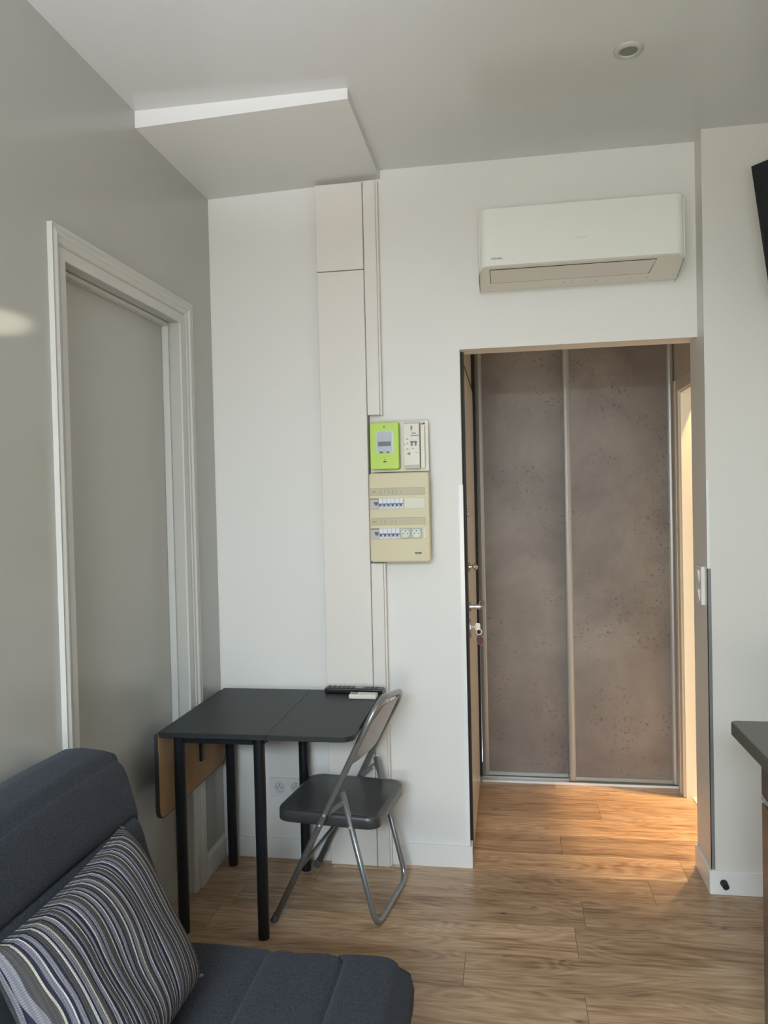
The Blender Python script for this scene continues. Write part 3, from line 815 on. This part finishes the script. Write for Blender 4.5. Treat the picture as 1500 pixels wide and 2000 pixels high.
# ------------------------------------------------------------------ entrance door in the hall's left wall
door2 = thing('door_2', 'beige entrance door on the left side of the hall', 'door', (HX0, 3.6, 0)); door2['kind'] = 'structure'
bm = bmesh.new(); bx(bm, XD, XD + 0.0135, 3.13, 3.146, 0.03, ZD - 0.002); bx(bm, HX0, HX0 + 0.005, 3.202, 4.005, 2.035, 2.055)
link('door_frame', bm, M['dark_gap'], door2)
leaf = box('door_leaf', HX0, HX0 + 0.007, 3.202, 4.0, 0.008, 2.033, M['entry_door'], door2)
LX = HX0 + 0.007
def knob(z, y, l1, big, lever):
    bm = bmesh.new()
    cyl(bm, (LX + 0.004, y, z), 0.020, 0.008, 'X', 24)
    tube(bm, [(LX + 0.006, y, z), (LX + l1, y, z)], 0.0085, 14)
    if lever:
        tube(bm, fillet([(LX + l1 - 0.006, y, z), (LX + l1, y + 0.012, z), (LX + l1 + 0.002, y + 0.11, z)], 0.01), 0.0125, 14)
    if big: bmesh.ops.create_uvsphere(bm, u_segments=24, v_segments=14, radius=0.0145, matrix=Matrix.Translation((LX + l1, y, z)))
    return bm
link('deadbolt_knob', knob(1.199, 3.24, 0.026, True, False), M['chrome'], door2, smooth=False)
link('door_handle', knob(1.031, 3.24, 0.048, False, True), M['chrome'], door2, smooth=False)
bm = bmesh.new(); prism(bm, [(3.235 + 0.019 * math.cos(a), 0.940 + 0.040 * math.sin(a)) for a in [2 * math.pi * k / 28 for k in range(28)]], LX, LX + 0.006, 'YZ')
link('lock_plate', bm, M['chrome'], door2)
bm = bmesh.new(); cyl(bm, (LX + 0.004, 3.25, 1.435), 0.010, 0.007, 'X', 20); cyl(bm, (LX + 0.004, 3.25, 1.418), 0.009, 0.007, 'X', 20); link('door_viewer', bm, M['chrome'], door2)
rel(door2)
t = thing('key_ring', 'key with a dark red tag hanging from the entrance door lock', 'keys', (LX + 0.03, 3.235, 0.87))
bm = bmesh.new(); bx(bm, LX + 0.006, LX + 0.026, 3.2335, 3.2365, 0.944, 0.951); prism(bm, rrect(LX + 0.024, LX + 0.045, 0.934, 0.963, 0.005), 3.2335, 3.2365, 'XZ')
link('key', bm, M['keymetal'], t)
bm = bmesh.new(); ring = [(LX + 0.040 + 0.011 * math.cos(a), 3.235 + 0.003 * math.sin(a), 0.926 + 0.011 * math.sin(a)) for a in [2 * math.pi * k / 20 for k in range(21)]]
tube(bm, ring, 0.0018, 8); link('ring', bm, M['guard'], t)
bm = bmesh.new()
lf = [(0.0, 0.018), (0.010, 0.012), (0.018, -0.002), (0.017, -0.016), (0.008, -0.026), (-0.004, -0.021), (-0.012, -0.012), (-0.013, 0.0), (-0.008, 0.011)]
prism(bm, [(LX + 0.040 + x * 0.95, 0.897 + z) for x, z in lf], 3.2315, 3.2355, 'XZ'); tg = link('tag', bm, M['red'], t)
bm = bmesh.new(); ed = [(LX + 0.040 + x * 1.02, 3.2335, 0.897 + z * 1.04) for x, z in lf]; tube(bm, ed + [ed[0]], 0.0016, 6); link('tag_edge', bm, M['keymetal'], tg)
rel(t)

# ------------------------------------------------------------------ light switch, door stop
t = thing('light_switch', 'white double light switch plate on the narrow hall side of the pillar', 'light switch', (XR, 3.065, 1.14))
bm = bmesh.new(); prism(bm, rrect(3.020, 3.100, 1.068, 1.214, 0.005), XR - 0.013, XR - 0.0003, 'YZ'); link('plate', bm, M['trim'], t)
for z in (1.176, 1.104):
    bm = bmesh.new(); prism(bm, [(XR - 0.013, z - 0.022), (XR - 0.0145, z - 0.022), (XR - 0.019, z + 0.020), (XR - 0.013, z + 0.022)], 3.048, 3.088, 'XZ'); link('rocker', bm, M['trim'], t)
rel(t)
t = thing('door_stop', 'small black rubber door stop fixed to the pillar baseboard', 'door stop', (0.764, DP - 0.011, 0.045))
bm = bmesh.new(); cyl(bm, (0, -0.003, 0), 0.0135, 0.0056, 'Y', 28); link('mount', bm, M['black_plastic'], t)
bm = bmesh.new(); cyl(bm, (0.0, -0.018, -0.0), 0.0115, 0.025, 'Y', 28, r2=0.0125); link('bumper', bm, M['dark_gap'], t)

# ------------------------------------------------------------------ wall socket under the table
t = thing('wall_socket', 'white double wall socket low on the alcove wall under the table', 'wall socket', (-0.927, D, 0.3))
bm = bmesh.new(); prism(bm, rrect(-1.006, -0.848, 0.258, 0.338, 0.004), D - 0.009, D - 0.0003, 'XZ'); link('plate', bm, M['socket'], t)
for cx in (-0.9625, -0.8915):
    bm = bmesh.new()
    n = 36; rr = [(0.0225, -0.0095), (0.0205, -0.0115), (0.0190, -0.0105), (0.0185, -0.0092)]
    rg = [[bm.verts.new((cx + r_ * math.cos(2 * math.pi * k / n), D + y, 0.298 + r_ * math.sin(2 * math.pi * k / n))) for k in range(n)] for r_, y in rr]
    for i in range(3):
        for k in range(n): bm.faces.new((rg[i][k], rg[i][(k + 1) % n], rg[i + 1][(k + 1) % n], rg[i + 1][k]))
    bm.faces.new(rg[-1])
    s_ = link('socket', bm, M['socket_well'], t)
    bm = bmesh.new()
    for dx, dz in ((-0.0085, 0.0), (0.0085, 0.0), (0, 0.0095)): cyl(bm, (cx + dx, D - 0.0098, 0.298 + dz), 0.0024, 0.0012, 'Y', 12)
    link('socket_holes', bm, M['black_plastic'], s_)
rel(t)

# ------------------------------------------------------------------ drop-leaf table
t = thing('drop_leaf_table', 'dark grey drop-leaf table on black round legs in the corner, one leaf hanging', 'table', (-1.0, 2.75, 0))
TZ = 0.725; ty0, ty1 = 2.418, 3.022
bm = bmesh.new(); bx(bm, -1.1765, -0.8015, ty0, ty1, TZ - 0.018, TZ, 0.0015, 1); link('tabletop', bm, M['table'], t)
bm = bmesh.new(); prism(bm, rrect(-0.8005, -0.508, ty0, ty1, [0, 0.045, 0.045, 0], 8), TZ - 0.018, TZ, 'XY')
lf_ = link('raised_leaf', bm, M['table'], t)
md = lf_.modifiers.new('bevel', 'BEVEL'); md.width = 0.0015; md.segments = 2; md.limit_method = 'ANGLE'
bm = bmesh.new(); prism(bm, rrect(ty0 - 0.004, ty1 - 0.004, 0.420, 0.716, [0.04, 0.04, 0, 0], 8), -1.1925, -1.1790, 'YZ')
hl = link('hanging_leaf', bm, M['table_edge'], t)
bm = bmesh.new(); prism(bm, rrect(ty0 + 0.0, ty1 - 0.007, 0.424, 0.714, [0.037, 0.037, 0, 0], 8), -1.1789, -1.1778, 'YZ'); link('leaf_underside', bm, M['board'], hl)
bm = bmesh.new(); bx(bm, -1.178, -1.166, 2.755, 2.775, 0.51, 0.66); link('folded_bracket', bm, M['black_metal'], t)
for (x, y) in ((-1.140, 2.498), (-0.852, 2.498), (-1.145, 2.995), (-0.832, 2.985)):
    bm = bmesh.new(); tube(bm, [(x, y, 0.012), (x, y, TZ - 0.0185)], 0.0195, 24)
    lg = link('leg', bm, M['black_metal'], t, smooth=False)
    bm = bmesh.new(); cyl(bm, (x, y, 0.006), 0.0195, 0.0118, 'Z', 24); link('foot_cap', bm, M['black_plastic'], lg)
bm = bmesh.new()
bx(bm, -1.12, -0.872, 2.488, 2.508, 0.668, 0.706); bx(bm, -1.125, -0.852, 2.980, 2.998, 0.668, 0.706)
bx(bm, -1.150, -1.130, 2.518, 2.975, 0.668, 0.706); bx(bm, -0.848, -0.828, 2.518, 2.965, 0.668, 0.706)
link('apron', bm, M['black_metal'], t)
for x, z, ya in ((-0.832, 0.672, 2.490), (-0.812, 0.680, 2.975)):
    bm = bmesh.new(); prism(bm, [(x, z), (x + 0.004, z), (x + 0.027, 0.706), (x, 0.706)], ya, ya + 0.015, 'XZ'); link('leaf_bracket', bm, M['black_metal'], t)
rel(t)

# ------------------------------------------------------------------ remotes
t = thing('tv_remote', 'long black remote control at the back edge of the table', 'remote control', (-0.615, 2.985, TZ), math.radians(-3))
bm = bmesh.new(); bx(bm, -0.118, 0.118, -0.024, 0.024, 0.0005, 0.021, 0.005, 3); link('body', bm, M['black_plastic'], t)
marks('button', [(-0.105 + i * 0.019, -0.094 + i * 0.019, -0.016 + j * 0.012, -0.009 + j * 0.012, 0.021, 0.0222)
                 for i in range(11) if i not in (6, 7) for j in range(3)], mat('dark_grey_buttons', (0.06, 0.06, 0.065), 0.5), t)
bm = bmesh.new(); cyl(bm, (0.019, 0.0, 0.0215), 0.016, 0.0018, 'Z', 24); link('direction_pad', bm, mat('grey_pad', (0.33, 0.33, 0.33), 0.4), t)
marks('white_mark', [(x, x + 0.004, 0.010, 0.014, 0.0212, 0.0226) for x in (-0.095, -0.078, -0.070)], M['guard'], t)
t = thing('ac_remote', 'small white remote control lying in front of the black one', 'remote control', (-0.5645, 2.905, TZ), math.radians(-2))
bm = bmesh.new(); bx(bm, -0.054, 0.054, -0.022, 0.022, 0.0005, 0.018, 0.004, 3); link('body', bm, M['white_plastic'], t)
bm = bmesh.new(); bx(bm, -0.047, -0.022, -0.015, 0.015, 0.0178, 0.0188); link('display', bm, mat('remote_display', (0.16, 0.18, 0.17), 0.3), t)
marks('button', [(-0.012 + i * 0.014, -0.004 + i * 0.014, -0.012 + j * 0.015, -0.004 + j * 0.015, 0.018, 0.0192)
                 for i in range(4) for j in range(2)], mat('pale_buttons', (0.62, 0.62, 0.55), 0.5), t)

# ------------------------------------------------------------------ folding chair
t = thing('folding_chair', 'grey metal folding chair standing at the right of the table', 'chair', (-0.848, 2.600, 0), math.radians(-7))
RT = 0.0112
K = 0.503
bm = bmesh.new()
pts = [(0.010, 0.0, 0.022), (K * 0.62, 0.0, 0.62), (0.408, 0.012, 0.815), (0.385, 0.408, 0.745), (K * 0.58, 0.42, 0.58), (0.010, 0.42, 0.022)]
tube(bm, fillet(pts, [0, 0.05, 0.155, 0.17, 0.05, 0], 14), RT, 16)
link('back_frame', bm, M['chair'], t, smooth=True)
for w_ in (0.0, 0.42):
    bm = bmesh.new(); tube(bm, [(-0.001, w_, 0.001), (0.012, w_, 0.028)], RT + 0.0018, 16); link('foot_cap', bm, M['rubber'], t)
bm = bmesh.new()
pts = [(0.258, 0.028, 0.478), (0.375, 0.028, 0.0), (0.383, 0.392, 0.0), (0.270, 0.392, 0.478)]
pts = [(0.258, 0.028, 0.478), (0.374, 0.028, 0.012), (0.384, 0.392, 0.012), (0.272, 0.392, 0.478)]
tube(bm, fillet(pts, [0, 0.06, 0.06, 0], 12), RT * 0.95, 16)
link('rear_leg_frame', bm, M['chair'], t, smooth=True)
bm = bmesh.new(); tube(bm, [(0.105, 0.0, 0.205), (0.105, 0.42, 0.205)], 0.007, 12); link('front_rung', bm, M['chair'], t, smooth=True)
# seat: stamped pan with rolled edge
bm = bmesh.new()
outl = rrect(0.002, 0.386, 0.022, 0.398, [0.055, 0.045, 0.045, 0.055], 8)
cx, cyy = 0.194, 0.21
def off(p, d):
    v = Vector((p[0] - cx, p[1] - cyy)); l = v.length; v = v * ((l - d) / l); return (cx + v.x, cyy + v.y)
levels = [(0.006, 0.352), (0.0, 0.354), (0.0, 0.386), (0.004, 0.393), (0.011, 0.3965), (0.020, 0.3955), (0.05, 0.3935)]
rg = [[bm.verts.new((*off(p, d), z)) for p in outl] for d, z in levels]
for i in range(len(levels) - 1):
    for k in range(len(outl)): bm.faces.new((rg[i][k], rg[i][(k + 1) % len(outl)], rg[i + 1][(k + 1) % len(outl)], rg[i + 1][k]))
bm.faces.new(rg[-1])
rgb = [bm.verts.new((*off(p, 0.012), 0.380)) for p in outl]
for k in range(len(outl)): bm.faces.new((rg[0][k], rgb[k], rgb[(k + 1) % len(outl)], rg[0][(k + 1) % len(outl)]))
bm.faces.new(rgb[::-1])
link('seat', bm, M['chair_seat'], t, smooth=True)
# curved backrest plate between the tubes
bm = bmesh.new()
nu, nv = 22, 8; grid = []
for j in range(nv + 1):
    row = []
    for i in range(nu + 1):
        u = i / nu; w_ = 0.006 + u * 0.408
        zb = 0.575; zt = 0.788 - 0.045 * u
        e = abs(2 * u - 1)
        zt2 = zt - max(0, e - 0.70) * 0.34
        z = zb + (zt2 - zb) * j / nv
        l = K * z + 0.022 * (1 - e * e)
        row.append((l, w_, z))
    grid.append(row)
for s_, off_ in ((1, 0.0), (-1, 0.0022)):
    vs = [[bm.verts.new((p[0] + off_, p[1], p[2])) for p in row] for row in grid]
    for j in range(nv):
        for i in range(nu): bm.faces.new((vs[j][i], vs[j][i + 1], vs[j + 1][i + 1], vs[j + 1][i]))
link('backrest', bm, M['chair_back'], t, smooth=True)
for w_ in (-0.0135, 0.4335):
    sgn = -1 if w_ < 0 else 1
    wi = 0.014 if w_ < 0 else 0.406
    bm = bmesh.new()
    d_ = Vector((0.062, 0, 0.045)).normalized(); nn = Vector((-d_.z, 0, d_.x)) * 0.008
    a = Vector((0.205, wi, 0.398)); b_ = a + Vector((0.062, 0, 0.048))
    for s2 in (0, 1): pass
    q_ = [a - nn, b_ - nn, b_ + nn, a + nn]
    A = [bm.verts.new(p) for p in q_]; B = [bm.verts.new(p + Vector((0, 0.0025, 0))) for p in q_]
    bm.faces.new(A); bm.faces.new(B[::-1])
    for i in range(4): bm.faces.new((A[i], B[i], B[(i + 1) % 4], A[(i + 1) % 4]))
    link('hinge_link', bm, M['chair'], t)
for (l, w_, z) in ((0.204, -0.0115, 0.404), (0.186, -0.0115, 0.367), (0.266, 0.0165, 0.443), (0.288, 0.0165, 0.358), (0.204, 0.4315, 0.404), (0.266, 0.380, 0.443)):
    bm = bmesh.new(); cyl(bm, (l, w_, z), 0.0042, 0.004, 'Y', 14); link('rivet', bm, M['rivet'], t)

# ------------------------------------------------------------------ sofa bed
t = thing('sofa_bed', 'charcoal blue sofa bed against the left wall in the foreground', 'sofa', (-0.7, 0.9, 0))
SY0, SY1 = 0.02, 1.845
def loft(profile, y0, y1, endr, nend=6, nmid=26, wob=None, shrink=0.05):
    """profile outline in XZ lofted along Y with rounded ends"""
    bm = bmesh.new(); n = len(profile)
    cxp = sum(p[0] for p in profile) / n; czp = sum(p[1] for p in profile) / n
    st = []
    for k in range(nend + 1):
        a = (math.pi / 2) * k / nend
        st.append((y0 + endr * (1 - math.sin(a)) , math.cos(a)))
    st = st[::-1]
    st = [(y0 + endr * (1 - math.cos((math.pi / 2) * (1 - k / nend))) if False else y0 + endr * (1 - math.sin((math.pi / 2) * k / nend)), 1) for k in range(0)] 
    ys = []
    for k in range(nend + 1):
        a = (math.pi / 2) * k / nend
        ys.append((y0 + endr * (1 - math.cos(a)), 1 - math.sin(a)))
    for k in range(1, nmid): ys.append((y0 + endr + (y1 - y0 - 2 * endr) * k / nmid, 0))
    for k in range(nend + 1):
        a = (math.pi / 2) * (1 - k / nend)
        ys.append((y1 - endr * (1 - math.cos(a)), 1 - math.sin(a)))
    rings = []
    for (y, s) in ys:
        ring = []
        for p in profile:
            dx, dz = p[0] - cxp, p[1] - czp; l = math.hypot(dx, dz)
            k = (l - s * endr) / l
            x, z = cxp + dx * k, czp + dz * k
            if wob: x, z = wob(x, y, z, s)
            ring.append(bm.verts.new((x, y, z)))
        rings.append(ring)
    for i in range(len(rings) - 1):
        for k in range(n): bm.faces.new((rings[i][k], rings[i][(k + 1) % n], rings[i + 1][(k + 1) % n], rings[i + 1][k]))
    bm.faces.new(rings[0]); bm.faces.new(rings[-1][::-1])
    return bm
def seg_pads(p0, p1, cuts, depth, nseg=10):
    """quilted line from p0 to p1: bulges between the cuts, outward on the left side"""
    P0, P1 = Vector(p0), Vector(p1); d = (P1 - P0); nrm_ = Vector((-d.y, d.x)).normalized()
    out = []
    cs = [0] + cuts + [1]
    for a, b_ in zip(cs, cs[1:]):
        for t_ in (0, 0.02, 0.06, 0.13, 0.25, 0.4, 0.5, 0.6, 0.75, 0.87, 0.94, 0.98):
            s = a + (b_ - a) * t_
            bul = depth * (1 - abs(2 * t_ - 1) ** 5) ** 0.5
            out.append(tuple(P0 + d * s + nrm_ * bul))
    out.append(tuple(P1))
    return out
# seat mattress (outline runs clockwise seen from the camera side)
top_ = seg_pads((-0.245 + -0.035, 0.352), (-0.985, 0.352), [0.20, 0.485], -0.020)
prof_seat = [(-0.975, 0.215), (-0.30, 0.215), (-0.262, 0.225), (-0.248, 0.26), (-0.245, 0.305), (-0.252, 0.338)] + top_
seat = link('seat_mattress', loft(prof_seat, SY0, SY1 - 0.005, 0.022), M['sofa'], t, smooth=True)
# reclined back: three quilted pads, facing the room
front = seg_pads((-0.862, 0.31), (-1.022, 0.835), [0.32, 0.72], -0.017)
prof_back = front + [(-1.026, 0.856), (-1.050, 0.862), (-1.11, 0.868), (-1.158, 0.862), (-1.172, 0.835), (-1.180, 0.75), (-1.150, 0.50), (-1.05, 0.20), (-0.97, 0.20), (-0.88, 0.24)]
def wb(x, y, z, s):
    return (x, z + 0.004 * math.sin(y * 9) * (1 if z > 0.7 else 0))
link('backrest', loft(prof_back, SY0, SY1 + 0.012, 0.022, wob=wb), M['sofa'], t, smooth=True)
bm = bmesh.new(); bx(bm, -1.02, -0.275, SY0 + 0.03, SY1 - 0.04, 0.055, 0.195, 0.01); link('base_cover', bm, M['sofa'], t)
for (x, y) in ((-0.32, 0.10), (-0.32, 1.72), (-0.97, 0.10), (-0.97, 1.72)):
    bm = bmesh.new(); cyl(bm, (x, y, 0.0275), 0.02, 0.055, 'Z', 20); link('leg', bm, M['black_metal'], t)
rel(t)

# ------------------------------------------------------------------ striped cushion leaning on the sofa back
t = thing('striped_cushion', 'grey, cream and navy striped cushion leaning on the sofa back', 'cushion', (-0.80, 1.42, 0.55))
bm = bmesh.new(); uvl = bm.loops.layers.uv.new('UVMap')
N_ = 36; Wd, Ht, Th = 0.47, 0.385, 0.080
def cush(u, v, side):
    a, b_ = 2 * u - 1, 2 * v - 1
    pinch = 1 - 0.055 * (1 - a * a) * 0 
    x = a * Wd / 2 * (1 - 0.05 * (1 - b_ * b_)) ; y = b_ * Ht / 2 * (1 - 0.06 * (1 - a * a))
    h = Th * (max(0, (1 - a ** 4)) ** 0.5) * (max(0, (1 - b_ ** 4)) ** 0.5)
    h += 0.005 * math.sin(7 * a + 3 * b_) * (1 - a * a) * (1 - b_ * b_)
    return Vector((x, y, side * h + 0.006 * 0))
grids = []
for side in (1, -1):
    g_ = [[bm.verts.new(cush(i / N_, j / N_, side)) for i in range(N_ + 1)] for j in range(N_ + 1)]
    grids.append(g_)
    for j in range(N_):
        for i in range(N_):
            f = bm.faces.new((g_[j][i], g_[j][i + 1], g_[j + 1][i + 1], g_[j + 1][i]))
            for lp, (uu, vv) in zip(f.loops, ((i, j), (i + 1, j), (i + 1, j + 1), (i, j + 1))): lp[uvl].uv = (uu / N_, vv / N_)
bmesh.ops.remove_doubles(bm, verts=bm.verts, dist=0.0004)
cov = link('cushion_cover', bm, M['stripes'], t, smooth=True)
# local x = along the sofa (far = +), local y = up the backrest, local z = towards the room
far_b, far_t, near_b = Vector((-0.742, 1.635, 0.405)), Vector((-0.925, 1.690, 0.725)), Vector((-0.742, 1.160, 0.382))
ex = (far_b - near_b).normalized(); ey = (far_t - far_b); ey = (ey - ex * ey.dot(ex)).normalized(); ez = ex.cross(ey)
cen = (far_t + near_b) / 2 + ez * (0.020 if ez.x > 0 else -0.020)
sh = Matrix(((1, 0.10, 0, 0), (0, 1, 0, 0), (0, 0, 1, 0), (0, 0, 0, 1)))
mt = Matrix((ex, ey, ez)).transposed().to_4x4(); mt.translation = cen
cov.data.transform(sh)
t.matrix_world = mt
bm = bmesh.new()
for k in range(5):
    a = random.uniform(-0.5, 0.5)
    tube(bm, [(Wd / 2 - 0.045, -Ht / 2 + 0.016, 0.004), (Wd / 2 - 0.030 + 0.004 * a, -Ht / 2 + 0.010 + 0.010 * a, 0.004 + 0.002 * k), (Wd / 2 - 0.018, -Ht / 2 + 0.004 + 0.012 * a, 0.003 * (k - 1))], 0.0035, 6)
link('corner_tassel', bm, M['tassel'], t)

# ------------------------------------------------------------------ television on the right
t = thing('television', 'black flat television on a wall arm at the upper right edge', 'television')
th, ph = math.radians(50), math.radians(13)
P0 = Vector((0.809, 2.700, 2.559))
dv = Vector((math.cos(th), -math.sin(th), 0)); nv_ = Vector((-math.sin(th), -math.cos(th), 0))
dn = Vector((0, 0, -math.cos(ph))) - nv_ * math.sin(ph)
nf = dv.cross(-dn) * -1
if nf.dot(nv_) < 0: nf = -nf
TW, TH_ = 0.70, 0.43
mt = Matrix((dv, -dn, nf)).transposed().to_4x4(); mt.translation = P0 + dv * TW / 2 + dn * TH_ / 2 - nf * 0.02
t.matrix_world = mt
bm = bmesh.new(); bx(bm, -TW / 2, TW / 2, -TH_ / 2, TH_ / 2, -0.02, 0.018, 0.004, 2); link('housing', bm, M['black_plastic'], t)
bm = bmesh.new(); bx(bm, -TW / 2 + 0.014, TW / 2 - 0.014, -TH_ / 2 + 0.02, TH_ / 2 - 0.014, 0.018, 0.0192); link('screen', bm, M['tv_screen'], t)
bm = bmesh.new(); bx(bm, -0.14, 0.14, -0.12, 0.12, -0.045, -0.0205, 0.006); link('rear_hump', bm, M['black_plastic'], t)
bm = bmesh.new()
inv = mt.inverted()
wallp = inv @ Vector((1.22, 2.972, 2.30)); 
tube(bm, [(0, 0, -0.045), (0.02, 0, -0.12), wallp], 0.014, 12); cyl(bm, (0, 0, -0.050), 0.05, 0.01, 'Z', 24)
link('wall_arm', bm, M['black_metal'], t)

# ------------------------------------------------------------------ kitchen run at the right edge
WY = 2.10
bm = bmesh.new(); prism(bm, rrect(0.560, XRR - 0.002, -0.9, WY, [0.004, 0, 0, 0.018], 5), 0.866, 0.900, 'XY')
wt = link('worktop', bm, [M['worktop'], M['worktop_edge']])
for p in wt.data.polygons:
    if abs(p.normal.z) < 0.5: p.material_index = 1
md = wt.modifiers.new('bevel', 'BEVEL'); md.width = 0.003; md.segments = 2; md.limit_method = 'ANGLE'
tag(wt, 'dark grey kitchen worktop with rounded corner at the right edge', 'worktop')
t = thing('base_cabinet', 'dark kitchen base cabinet with metal strip under the grey worktop', 'kitchen cabinet', (0.95, 0.6, 0))
KX = 0.612; KYE = 2.02
bm = bmesh.new(); bx(bm, KX + 0.018, XRR - 0.002, -0.88, KYE, 0.0, 0.8655); link('carcass', bm, M['cabinet_dark'], t)
bm = bmesh.new(); bx(bm, KX, KX + 0.0178, -0.88, KYE, 0.738, 0.862, 0.0015, 1); link('drawer_front', bm, M['cabinet_dark'], t)
bm = bmesh.new(); bx(bm, KX - 0.001, KX + 0.0178, -0.88, KYE, 0.726, 0.735, 0.0015, 1); link('metal_strip', bm, M['alu'], t)
bm = bmesh.new(); bx(bm, KX, KX + 0.0178, -0.88, KYE, 0.10, 0.719, 0.0015, 1); link('door', bm, M['cabinet_gloss'], t)
rel(t)
